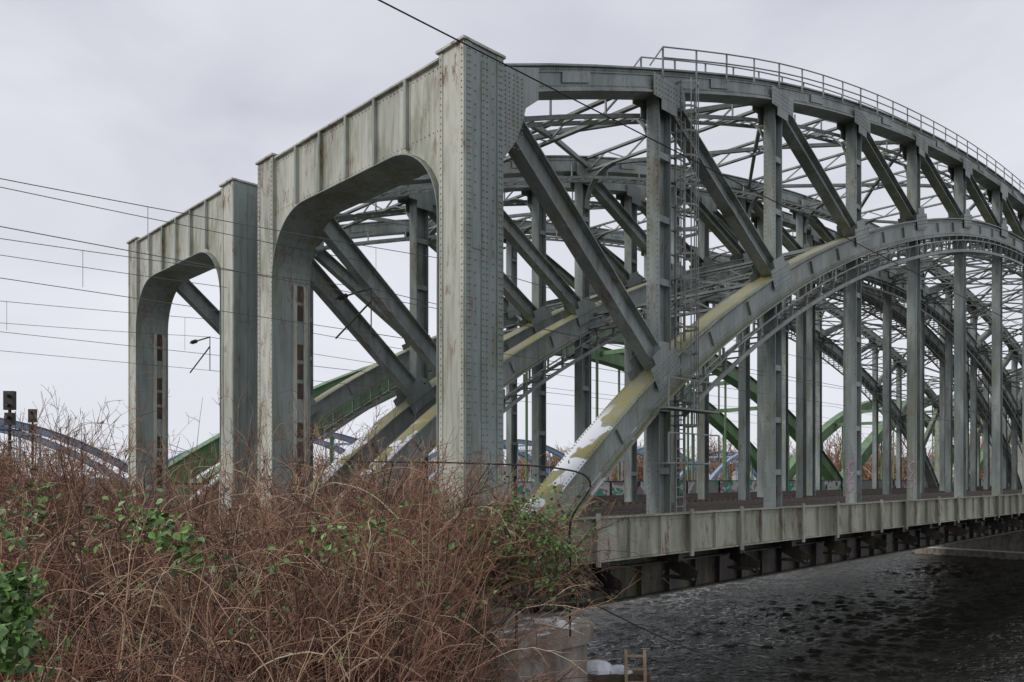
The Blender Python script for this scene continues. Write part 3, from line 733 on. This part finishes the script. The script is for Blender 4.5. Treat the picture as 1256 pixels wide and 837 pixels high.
e=root('wooden_ladder',local=False,loc=(3.15,20.2,EYE)); m=MB()
a0=Vector((-.05,-.9,-9.9));a1=Vector((0,0,-4.4))
for q in(-.24,.24): m.bar(a0+Vector((q,0,0)),a1+Vector((q,0,0)),.08,.06,up=(0,1,0))
for k in range(17):
    p=a0.lerp(a1,(k+.5)/17); m.bar(p-Vector((.24,0,0)),p+Vector((.24,0,0)),.05,.05)
add(m.mesh('ladder',M_lwood),'ladder',e)
e=root('mooring_dolphin',local=False,loc=(2.3,20.8,EYE)); m=MB()
for i in range(6):
    a=i*math.pi/3; m.tube([(.45*math.cos(a)*1.3,.45*math.sin(a)*1.3,-12.3),(.36*math.cos(a),.36*math.sin(a),-5.0)],.19,10)
m.box(-.6,1.25,-.6,.2,-5.3,-5.05); add(m.mesh('piles',M_wood),'piles',e)
sn=MB()
def blob(cx,cy,cz,rx,ry,rz):
    n0=len(sn.v); R_=6;C_=12
    for i in range(R_):
        a=math.pi/2*i/(R_-1)
        for j in range(C_):
            th=2*math.pi*j/C_; k=1+.12*math.sin(3*th+cx*9)
            sn.v.append((cx+rx*k*math.cos(a)*math.cos(th),cy+ry*k*math.cos(a)*math.sin(th),cz+rz*math.sin(a)))
    for i in range(R_-1):
        for j in range(C_):
            q=(j+1)%C_; sn.f.append((n0+i*C_+j,n0+i*C_+q,n0+(i+1)*C_+q,n0+(i+1)*C_+j))
blob(-.1,-.2,-5.047,.5,.38,.28); blob(.45,-.25,-5.047,.4,.33,.16); blob(-.35,-.1,-5.047,.25,.3,.12)
add(sn.mesh('snowcap',M_snow),'snow_cover',e)

# ------------------------------------------------------------ sky & light
world=bpy.data.worlds.new('World'); scene.world=world; world.use_nodes=True; nt=world.node_tree
bg=nt.nodes['Background']; bg.inputs['Strength'].default_value=.107
sky=nt.nodes.new('ShaderNodeTexSky'); sky.sky_type='NISHITA'; sky.sun_disc=False
SUNAZ=Vector((-.84,-.54)).normalized(); EL=math.radians(36)
sky.sun_elevation=EL; sky.sun_rotation=math.atan2(SUNAZ.x,SUNAZ.y)
hs=nt.nodes.new('ShaderNodeHueSaturation'); hs.inputs['Saturation'].default_value=.35; nt.links.new(sky.outputs[0],hs.inputs['Color'])
tc=nt.nodes.new('ShaderNodeTexCoord'); mp=nt.nodes.new('ShaderNodeMapping'); mp.inputs['Scale'].default_value=(1,1,2.6); nt.links.new(tc.outputs['Generated'],mp.inputs[0])
n=nt.nodes.new('ShaderNodeTexNoise'); n.inputs['Scale'].default_value=1.9; n.inputs['Detail'].default_value=7; n.inputs['Roughness'].default_value=.5; n.inputs['Distortion'].default_value=.4
nt.links.new(mp.outputs[0],n.inputs['Vector'])
cl=ramp(nt,n.outputs['Fac'],.32,.68,(5.5,5.6,6.4,1),(7.9,8.0,8.7,1))
sp=nt.nodes.new('ShaderNodeSeparateXYZ'); nt.links.new(tc.outputs['Generated'],sp.inputs[0])
hz=ramp(nt,sp.outputs[2],0,.4,(.7,.7,.7,1),(0,0,0,1))
cl=mix(nt,hz,cl,(8.2,8.4,9.0))
nt.links.new(mix(nt,.92,hs.outputs[0],cl),bg.inputs['Color'])
sun=bpy.data.lights.new('sun','SUN'); sun.energy=1.5; sun.angle=math.radians(14); sun.color=(1,.96,.9)
so=bpy.data.objects.new('sun',sun); scene.collection.objects.link(so)
d=Vector((SUNAZ.x*math.cos(EL),SUNAZ.y*math.cos(EL),math.sin(EL))); so.rotation_euler=d.to_track_quat('Z','Y').to_euler(); so.location=(0,-20,60)
scene.view_settings.view_transform='Standard'; scene.view_settings.look='None'; scene.view_settings.exposure=0

cam=bpy.data.cameras.new('camera'); co=bpy.data.objects.new('camera',cam); scene.collection.objects.link(co)
co.location=(0,0,EYE); co.rotation_euler=(math.pi/2,0,0); cam.sensor_width=36; cam.lens=36*968/1256; cam.shift_y=(586-418.5)/1256
cam.clip_start=.1; cam.clip_end=8000; scene.camera=co
